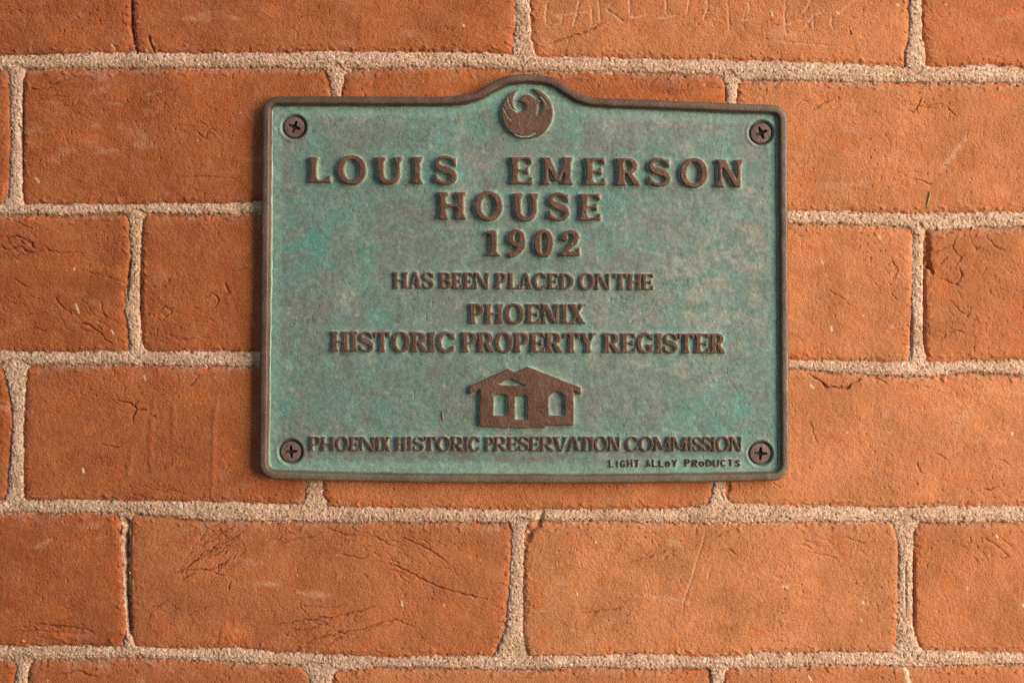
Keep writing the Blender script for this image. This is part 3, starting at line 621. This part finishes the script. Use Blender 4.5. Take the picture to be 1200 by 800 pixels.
def g_1(g):
    W, s = g.W, g.s; c = W*.56
    return g.box(c-s*.5, c+s*.5, 0, 1) | g.box(W*.02, W*.98, 0, g.f) | g.foot(c-s*.5, c+s*.5, 0) | g.poly([(0, .94), (c, 1), (c, .82), (.02, .82)])
def g_0(g): W = g.W; return g.ell(W/2, .5, W/2, .52, 2.2) & ~g.ell(W/2, .5, W/2-g.s*1.08, .5-g.t*.95, 2.2)
def g_9(g):
    W, s = g.W, g.s
    m = g.ell(W*.48, .68, W*.48, .34) & ~g.ell(W*.49, .70, W*.49-s*.98, .34-g.t*1.2)
    return m | g.line([(W-s*.62, .66), (W-s*.60, .5), (W-s*.72, .36), (W*.58, .20), (W*.36, .08), (W*.16, .06)], [s*.5, s*.56, s*.56, s*.46, g.t*.75, g.t*.85])
def g_2(g):
    W, s = g.W, g.s
    m = g.line([(W*.20, .72), (W*.20, .82), (W*.32, .93), (W*.52, .94), (W*.72, .88), (W*.80, .74), (W*.72, .58), (W*.50, .40), (W*.28, .22), (W*.12, .09)], [s*.60, g.t*.8, g.t*.62, g.t*.75, s*.45, s*.56, s*.52, s*.42, g.t*.7, g.t*.7])
    return m | g.box(.0, W*.98, 0, g.f*1.9) | g.poly([(W*.70, .1), (W*.90, .34), (W*.98, .34), (W*.98, 0)])
GL = {c: globals()["g_"+c] for c in "ABCDEGHILMNOPRSTUVXY0192" if "g_"+c in globals()}
SANS = dict(L=[[(0,1),(0,0),(1,0)]], I=[[(.5,1),(.5,0)]], G=[[(.95,.8),(.6,1),(.2,.9),(0,.5),(.2,.08),(.6,0),(.95,.1),(.95,.45),(.6,.45)]], H=[[(0,0),(0,1)],[(1,0),(1,1)],[(0,.5),(1,.5)]],
            T=[[(0,1),(1,1)],[(.5,1),(.5,0)]], A=[[(0,0),(.5,1),(1,0)],[(.2,.35),(.8,.35)]], o=[[(0,.4),(.2,.72),(.6,.75),(.95,.5),(.85,.12),(.45,0),(.1,.12),(0,.4)]], Y=[[(0,1),(.5,.5),(1,1)],[(.5,.5),(.5,0)]],
            P=[[(0,0),(0,1),(.7,1),(1,.78),(.7,.5),(0,.5)]], R=[[(0,0),(0,1),(.7,1),(1,.78),(.7,.5),(0,.5)],[(.5,.5),(1,0)]], D=[[(0,0),(0,1),(.6,1),(1,.7),(1,.3),(.6,0),(0,0)]], U=[[(0,1),(0,.2),(.3,0),(.7,0),(1,.2),(1,1)]],
            C=[[(1,.85),(.6,1),(.2,.9),(0,.5),(.2,.1),(.6,0),(1,.15)]], S=[[(1,.85),(.6,1),(.15,.88),(.15,.62),(.85,.4),(.9,.12),(.45,0),(0,.15)]])

def serif_mask(ch, x0, x1, yt, yb, prm):
    h = yb-yt
    return lambda X, Y: GL[ch](G((X-x0)/h, (yb-Y)/h, (x1-x0)/h, *prm)) & (X > x0-2) & (X < x1+2)
def sans_mask(ch, x0, x1, yt, yb, r):
    wd = max(x1-x0-2*r, 0.1); h = yb-yt-2*r
    Ls = [[(x0+r+px*wd, yb-r-py*h) for px, py in L] for L in SANS[ch]]
    def f(X, Y):
        g = G(X, Y, 1, 1, 1, 1, 1); m = np.zeros(X.shape, bool)
        for L in Ls: m |= g.line(L, r)
        return m
    return f

ALL = []                                         # (mask function, bbox) of everything raised, for the deposits around it
def relief(name, items, top, mat, parent, res=3, skirt=2.8, sig=0.55, etch=None):
    """items: list of (mask(X, Y), bbox). One raised mesh standing on the plate."""
    x0 = min(b[0] for _, b in items)-4; x1 = max(b[1] for _, b in items)+4; y0 = min(b[2] for _, b in items)-4; y1 = max(b[3] for _, b in items)+4
    ss_ = res*2
    gx = np.arange(x0, x1, 1/ss_); gy = np.arange(y0, y1, 1/ss_); gx = gx[:len(gx)//2*2]; gy = gy[:len(gy)//2*2]
    gX, gY = np.meshgrid(gx, gy); m = np.zeros(gX.shape, bool)
    wX = gX + 0.32*fbm(gX/5, gY/5, 501, 2); wY = gY + 0.32*fbm(gX/5, gY/5, 503, 2)       # cast edges waver a little
    for f, b in items:
        i0, i1 = np.searchsorted(gx, [b[0]-3, b[1]+3]); j0, j1 = np.searchsorted(gy, [b[2]-3, b[3]+3])
        m[j0:j1, i0:i1] |= f(wX[j0:j1, i0:i1], wY[j0:j1, i0:i1])
    dn = lambda a: a.reshape(a.shape[0]//2, 2, a.shape[1]//2, 2).mean((1, 3))
    a = dn(m.astype(np.float32)); Xd, Yd = dn(gX), dn(gY)
    b1 = ss(0.12, 0.80, blur(a, sig*res)); b2 = ss(0.05, 0.9, blur(a, sig*skirt*res))
    pr = 0.74*b1+0.26*b2
    Hh = HP-1.3+(top+1.3)*pr + pr*(0.20*fbm(Xd/6, Yd/6, 511, 2)+0.12*perlin(Xd/2, Yd/2, 515)) + pr*0.3*perlin(Xd/40, Yd/40, 517)
    kf = np.maximum.reduce([pr[:-1, :-1], pr[1:, :-1], pr[1:, 1:], pr[:-1, 1:]]) > 0.03
    if etch is not None:
        et = ss(0.1, 0.9, blur(dn(etch(gX, gY).astype(np.float32)), 0.4*res)); Hh = Hh-1.3*et*pr; pr = pr-0.75*et*pr
    ALL.extend(items)
    return grid_obj(name, Xd, Yd, Hh, kf, mat, parent, KP, dict(rise=pr))

def empty_part(name, label=None):
    o = bpy.data.objects.new(name, None); C.objects.link(o); o.parent = plaque; o.empty_display_size = 0.01
    if label: o["label"] = label
    return o

BIG = (0.248, 0.130, 0.10, 0.085)
LINES = [
 [("L",362,388.5,184.5,214.6),("O",395.6,430,183.2,216.2),("U",440,472.5,184.5,216.2),("I",481.3,497.5,184.3,216),("S",509,536,183.6,216.6),
  ("E",597,624.3,184.5,216.6),("M",634.5,672,184.8,217),("E",684,709.7,185.4,217.8),("R",720.8,750.3,186,218),("S",759,785.6,186,218.3),("O",796,829.3,186.6,219.6),("N",838,870.5,187.6,219.8)],
 [("H",512.8,546.5,225.4,257.4),("O",556,589.3,225,258.6),("U",600,632.3,227,259.4),("S",642,667.6,226.4,258.8),("E",678,704,227.4,258.8)],
 [("1",568.6,587,269.8,300.4),("9",595,616.6,269.4,300.6),("0",625.4,648.8,269.6,301.3),("2",657,680,270.6,300.4)],
]
for L in LINES:
    ln = empty_part("inscription_line")
    for ch, x0, x1, yt, yb in L:
        relief("letter" if ch.isalpha() else "digit", [(serif_mask(ch, x0, x1, yt, yb, BIG), (x0, x1, yt, yb))], 6.0, M_LET, ln)
def words(spec, y_l, y_r, xl, xr, prm, top, sig=0.45):
    ln = empty_part("inscription_line")
    for wd in spec:
        it = []
        for ch, x0, x1 in wd:
            t = ((x0+x1)/2-xl)/(xr-xl); yt = y_l[0]+(y_r[0]-y_l[0])*t; yb = y_l[1]+(y_r[1]-y_l[1])*t
            x0 += 0.35; x1 -= 0.35; it.append((serif_mask(ch, x0, x1, yt, yb, prm), (x0, x1, yt, yb)))
        relief("word", it, top, M_LET, ln, sig=sig*0.85, skirt=2.2)
SM = (0.235, 0.110, 0.095, 0.06); SM4 = (0.215, 0.105, 0.095, 0.05); SM7 = (0.195, 0.10, 0.09, 0.045)
words([[("H",461,478.6),("A",478.6,496),("S",495.4,509)], [("B",514.6,530),("E",530.2,542.6),("E",542.8,555.2),("N",555,574)], [("P",580.6,595),("L",595.8,609.6),("A",608,625),("C",624.6,641),("E",641.8,655),("D",655.8,673)],
       [("O",678,697.4),("N",697.2,715.6)], [("T",719.4,736),("H",735.6,752),("E",751.8,766.2)]], (318.8,338.2), (320.8,340), 461, 766, SM4, 3.8, 0.40)
words([[("P",549.4,567.4),("H",568,590.4),("O",591.2,615),("E",615.8,634),("N",633.6,656),("I",656.6,666.4),("X",665.8,687)]], (355.8,379.3), (356.2,379.5), 549, 687, SM, 4.2)
words([[("H",388,409.8),("I",410.4,420.4),("S",420.8,438.4),("T",438,458),("O",458.8,481.4),("R",481.2,502),("I",501.8,511),("C",511.4,533.6)],
       [("P",540.8,559.8),("R",559,580),("O",579.2,602),("P",602,620.6),("E",621,639.2),("R",638.8,660),("T",659.4,680),("Y",678,700)],
       [("R",706.2,727.6),("E",727.2,745.4),("G",745.4,767.2),("I",767,777),("S",777.2,794.4),("T",793.8,814.2),("E",813.6,831.8),("R",831.4,850)]], (388.2,412.2), (390.8,414), 388, 850, SM, 4.2)
words([[("P",363,377),("H",376.6,393.4),("O",393.6,410),("E",410,422),("N",421.8,440.4),("I",440.2,447.4),("X",446.6,458.6)],
       [("H",463.8,477),("I",477,484.6),("S",484.6,497.6),("T",497,512),("O",512.4,529),("R",529,544.8),("I",544.4,550),("C",549.6,563.2)],
       [("P",568.4,580),("R",579.2,595.4),("E",595.4,608),("S",608,620.8),("E",620.8,633),("R",632.8,650.4),("V",648.4,666.4),("A",664,681.4),("T",679,693),("I",691,697),("O",696,713.2),("N",712.4,727.6)],
       [("C",733,748.4),("O",748.6,766),("M",766,786.6),("M",786.4,806.2),("I",806,812),("S",811.6,823),("S",822.6,833.8),("I",833.4,839.2),("O",838.6,855.6),("N",854.6,869.6)]], (511.2,528.2), (511.2,528.6), 363, 869, SM7, 3.8, 0.36)
tiny = []
for wd, xs0, xs1 in (("LIGHT", 714, 750), ("ALLoY", 757, 794), ("PRoDUCTS", 803, 868)):
    it = []; wts = [0.45 if c == "I" else 1.0 for c in wd]; tot = sum(wts); x = xs0; gap = 1.9; unitw = (xs1-xs0-gap*(len(wd)-1))/tot
    for i, (c, q) in enumerate(zip(wd, wts)):
        yo = 0.4*math.sin(i*2.3+xs0); yt = 538.2-(x-714)*0.004+yo; yb = 547.4-(x-714)*0.006+yo*0.5
        it.append((sans_mask(c, x, x+unitw*q, yt, yb, 0.85), (x, x+unitw*q, yt, yb))); x += unitw*q+gap
    tiny.append(it)
ln = empty_part("inscription_line", "small line of plain dark letters at the plaque's lower right")
for it in tiny: relief("word", it, 2.2, M_TINY, ln, res=4, sig=0.30)

# ---- emblems
def mapz(P, sc, ox, oy): return [(x/sc+ox, y/sc+oy) for x, y in P]
BZ = lambda P: mapz(P, 7.475, 540, 80)
VOID = BZ([(515,160),(515,192),(485,215),(465,255),(458,300),(465,340),(485,375),(515,392),(545,385),(568,365),(573,340),(560,318),(540,308),(512,300),(505,288),(530,262),(552,240),(578,232),(605,240),(630,258),(660,275),(697,290),(690,310),(668,325),(672,350),(668,390),(658,432),(690,412),(712,382),(720,340),(708,290),(684,245),(652,212),(632,205),(632,160)])
GRV = [BZ(p) for p in ([(415,250),(422,310),(448,360),(505,396)], [(368,345),(400,405),(447,467)], [(688,243),(722,275),(757,328)])]
GRV.append(BZ([(480,588),(530,604),(600,603),(662,572)]))
def etched(X, Y):
    g = G(X, Y, 1, 1, 1, 1, 1); m = np.zeros(X.shape, bool)
    for p in GRV: m |= g.line(p, 0.75)
    return m
def bird(X, Y):
    g = G(X, Y, 1, 1, 1, 1, 1); m = g.ell(618, 133.3, 30.2, 30.0) & ~g.poly(VOID)
    return m
em = relief("bird_emblem", [(bird, (587, 649, 103, 164))], 5.0, M_LET, plaque, sig=0.40, etch=etched)
em["label"] = "round emblem of a bird with curled wings at the plaque's top"
HZ = lambda P: mapz(P, 7.06, 530, 420)
HOUSE = HZ([(148,222),(465,82),(520,113),(625,66),(1065,238),(1065,300),(1003,262),(1008,552),(775,556),(770,572),(560,574),(400,572),(225,562),(228,255),(142,297)])
PED = HZ([(375,214),(478,165),(612,228)]); W1 = HZ([(345,470),(345,312),(365,298),(438,298),(457,312),(455,472)]); W2 = HZ([(522,500),(522,320),(540,304),(602,304),(622,318),(620,502)])
W3 = HZ([(800,470)]+[(865-67*math.cos(a), 342-66*math.sin(a)) for a in np.linspace(0, math.pi, 14)]+[(930,472)])
def house(X, Y):
    g = G(X, Y, 1, 1, 1, 1, 1); return g.poly(HOUSE) & ~g.poly(PED) & ~g.poly(W1) & ~g.poly(W2) & ~g.poly(W3)
em = relief("house_emblem", [(house, (548, 682, 428, 503))], 5.0, M_LET, plaque, sig=0.40)
em["label"] = "raised brown emblem of a small gabled house with three openings"

# ---- plate
st = 0.75
px = np.arange(300, 930, st, dtype=np.float32); py = np.arange(84, 570, st, dtype=np.float32); PX, PY = np.meshgrid(px, py)
near = np.zeros(PX.shape, np.float32)
for f, b in ALL:
    i0, i1 = np.searchsorted(px, [b[0]-2, b[1]+2]); j0, j1 = np.searchsorted(py, [b[2]-2, b[3]+2]); near[j0:j1, i0:i1] = np.maximum(near[j0:j1, i0:i1], f(PX[j0:j1, i0:i1], PY[j0:j1, i0:i1]))
n1 = blur(near, 2.2/st); n2 = blur(near, 5/st)
PH = HP + 0.55*fbm(PX/60, PY/60, 601, 2) + 0.22*fbm(PX/14, PY/14, 603, 2) + 0.10*perlin(PX/4, PY/4, 605) + 0.06*perlin(PX/1.9, PY/1.9, 607) + 1.2*n1
PH -= 0.7*ss(0.55, 0.75, perlin(PX/3.6, PY/3.6, 609))*ss(0.1, 0.5, perlin(PX/70, PY/70, 611)+0.15)
SCREWS = [(344.6, 148.8, 20), (892.0, 155.6, -22), (891.2, 531.2, 3), (340.6, 529.0, -4)]
for sx, sy, _ in SCREWS:
    r = np.hypot(PX-sx-0.0, PY-sy); PH -= 6.0*ss(15.6, 12.4, r) 
    PH += 0.5*np.exp(-((r-17.0)/1.6)**2)
def blobs(L):
    f = 0
    for x, y, a, b, wt in L: f = f + wt*np.exp(-(((PX-x)/a)**2+((PY-y)/b)**2))
    return f
ring = lambda P: G(PX, PY, 1, 1, 1, 1, 1).poly([tuple(p) for p in P])
inside = ring(path(11.9)); fin = inside[:-1, :-1] & inside[1:, 1:] & inside[1:, :-1] & inside[:-1, 1:]
edge_d = blur(ring(path(20)).astype(np.float32), 6/st)
halo = np.clip(1.4*n2*ss(0.1, 0.5, fbm(PX/22, PY/22, 621, 3)+0.4) + 0.62*ss(0.95, 0.5, edge_d), 0, 0.8)
stain = 0.75*np.exp(-((PY-534-3*perlin(PX/50, PY/50, 631))/6.0)**2)*ss(0.0, 0.45, fbm(PX/38, PY/12, 633, 3)+0.18)*(PX > 400)*ss(400, 470, PX)*ss(780, 700, PX)
stain = np.maximum(stain, blobs([(470,250,70,40,.55),(560,320,120,30,.4),(720,470,50,30,.4),(540,460,60,40,.45),(440,160,90,20,.4),(700,350,60,25,.35)])*ss(-0.4, 0.5, fbm(PX/24, PY/20, 683, 5, 0.66)))
stain = np.maximum(stain, 0.34*ss(-0.05, 0.85, fbm(PX/40, PY/34, 637, 6, 0.72)))
for sx, sy, _ in SCREWS[::3]: stain = np.maximum(stain, 0.8*np.exp(-((np.hypot(PX-sx, PY-sy)-17)/3.5)**2)*ss(-0.2, 0.4, perlin(PX/14, PY/14, 641)))
drip = np.clip(0.8*np.exp(-((PY-546)/5.0)**2)*ss(720, 380, PX) + 0.6*np.exp(-((PX-428-4*perlin(PX/30, PY/30, 643))/16)**2)*np.exp(-((PY-305)/40)**2)*ss(-.1, .5, fbm(PX/20, PY/26, 645)), 0, 0.8)
mot = fbm(PX/26, PY/24, 671, 5, 0.68); mot2 = fbm(PX/30, PY/22, 677, 5, 0.68)
teal = np.clip(blobs([(360,285,45,50,.9),(430,300,16,38,.9),(565,135,38,26,.9),(670,150,35,20,.6),(700,215,110,26,.8),(690,280,60,22,.7),(845,170,40,40,.5),(850,480,50,45,.8),(440,480,90,40,.45),(330,470,20,70,.5),(480,200,120,14,.5),(560,400,240,10,.5),(740,500,60,16,.5)])*1.25*ss(-0.45, 0.50, mot), 0, 0.92)
tan = np.clip(1.2*blobs([(780,145,90,16,.8),(820,330,80,75,.9),(780,430,70,35,.6),(560,190,30,16,.5),(430,135,70,14,.5),(600,455,60,20,.3),(880,250,20,120,.5),(520,500,60,14,.3)])*ss(-0.35, 0.65, mot2), 0, 0.8)
grid_obj("plate", PX, PY, PH, fin, M_PLATE, plaque, KP, dict(teal=teal, tan=tan, halo=halo, ring=np.clip(0.85*ss(0.06, 0.30, blur(near, 1.5/st))*ss(-0.6, 0.5, fbm(PX/9, PY/9, 661, 3)), 0, 0.75), stain=np.clip(stain, 0, 0.8), drip=drip))

# ---- screws
M_DARK = mat_plain("recess_shade", (0.035, 0.020, 0.015), 0.8)  # dark colour stands in for shade inside the shallow slots
for sx, sy, rot in SCREWS:
    a = np.arange(-14, 14.01, 0.33); U, V = np.meshgrid(a, a); r = np.hypot(U, V); c, s_ = math.cos(math.radians(rot)), math.sin(math.radians(rot))
    u, v = U*c+V*s_, -U*s_+V*c
    def arm(p, q): 
        wd = 1.75-0.09*np.abs(p); return ss(0.5, -0.5, np.abs(q)-wd)*ss(7.8, 6.6, np.abs(p))
    cross = np.maximum(arm(u, v), arm(v, u)); cross = np.maximum(cross, ss(3.4, 2.2, r))
    Hs = HP-1.0-0.8*(r/13)**2 - 3.5*ss(11.6, 12.8, r) - 4.2*cross*np.clip(1.25-r/9, 0.3, 1) + 0.15*fbm(U/5, V/5, 651+int(sx), 2)
    Xs, Ys = U+sx, V+sy
    cm = np.maximum.reduce([cross[:-1, :-1], cross[1:, :-1], cross[1:, 1:], cross[:-1, 1:]]) > 0.5
    ok = (r < 13.6); ok = ok[:-1, :-1] & ok[1:, 1:] & ok[1:, :-1] & ok[:-1, 1:]
    so = grid_obj("screw", Xs, Ys, Hs, ok & ~cm, M_SCREW, plaque, KP)
    grid_obj("cross_recess", Xs, Ys, Hs, ok & cm, M_DARK, so, KP)

# ================================================================ small stray things
def sliver(name, P, wid, h0, mat, label, cat):
    """a thin leaf-like sliver lying on the surface"""
    P = catmull(np.array(P, float), 0.8); n = len(P); T = np.gradient(P, axis=0); T /= np.hypot(T[:, 0], T[:, 1])[:, None]; Nn = np.stack([-T[:, 1], T[:, 0]], 1)
    ws = wid*np.sin(np.linspace(0.08, math.pi-0.05, n))**0.8
    cr = np.linspace(-1, 1, 7)
    Xq = P[:, 0][:, None]+Nn[:, 0][:, None]*ws[:, None]*cr; Yq = P[:, 1][:, None]+Nn[:, 1][:, None]*ws[:, None]*cr
    Hq = h0 + 0.9*(1-cr[None]**2)*np.ones((n, 1)) + 0.3*np.sin(np.linspace(0, 5, n))[:, None]
    o = grid_obj(name, Xq, Yq, Hq, np.ones((n-1, 6), bool), mat); o["label"] = label; o["category"] = cat; return o
sliver("grass_sliver", [(1089.5,224),(1088.6,231),(1086.6,239),(1085.4,244)], 1.3, 0.8, mat_plain("dry_green_grass", (0.24, 0.25, 0.070)), "tiny green grass sliver stuck to the brick right of the plaque", "grass sliver")
sliver("red_chip", [(519.4,480.5),(518.8,486),(519.6,492.5)], 1.0, HP+0.5, mat_plain("red_paint", (0.42, 0.07, 0.03)), "tiny red chip on the green plate left of the house emblem", "chip")

# ================================================================ an added pier, unseen behind the camera: it keeps part of the broad light off the left side
def solid(name, x0, x1, y0, y1, z0, z1, bev, mat, parent):
    import bmesh
    bm = bmesh.new(); bmesh.ops.create_cube(bm, size=1)
    for v in bm.verts: v.co = Vector(((x0+x1)/2+v.co.x*(x1-x0), (y0+y1)/2+v.co.y*(y1-y0), (z0+z1)/2+v.co.z*(z1-z0)))
    bmesh.ops.bevel(bm, geom=bm.edges[:], offset=bev, segments=2, affect='EDGES')
    me = bpy.data.meshes.new(name); bm.to_mesh(me); bm.free(); o = bpy.data.objects.new(name, me); C.objects.link(o); return finish(o, mat, parent, False)
def mat_pier():
    n = N("pier_brick"); t = n.t.nodes.new("ShaderNodeTexBrick"); mp = n.t.nodes.new("ShaderNodeMapping"); mp.inputs["Rotation"].default_value = (math.radians(90), 0, 0)
    n.t.links.new(n.co, mp.inputs[0]); n.t.links.new(mp.outputs[0], t.inputs["Vector"])
    t.inputs["Scale"].default_value = 1.0; t.inputs["Brick Width"].default_value = 0.216; t.inputs["Row Height"].default_value = 0.081; t.inputs["Mortar Size"].default_value = 0.004
    t.inputs["Color1"].default_value = (0.40, 0.12, 0.045, 1); t.inputs["Color2"].default_value = (0.48, 0.17, 0.07, 1); t.inputs["Mortar"].default_value = (0.55, 0.40, 0.28, 1)
    return n.out(n.gain(t.outputs["Color"], n.ramp(n.noise(200, 4), 0.3, 0.7, 0.8, 1.15)), 0.9)
pier = bpy.data.objects.new("blocker_pier", None); C.objects.link(pier)
pier["label"] = "added square brick pier with pale stone cap, unseen behind the camera, blocking light from the left"; pier["category"] = "pier"
M_STONE = mat_plain("pale_cap_stone", (0.42, 0.36, 0.28), 0.85)
solid("shaft", 0.34, 1.12, -2.02, -1.28, -1.15, 1.10, 0.004, mat_pier(), pier)
solid("base", 0.30, 1.16, -2.06, -1.24, -1.30, -1.15, 0.010, M_STONE, pier)
solid("cap", 0.30, 1.16, -2.06, -1.24, 1.10, 1.22, 0.010, M_STONE, pier)
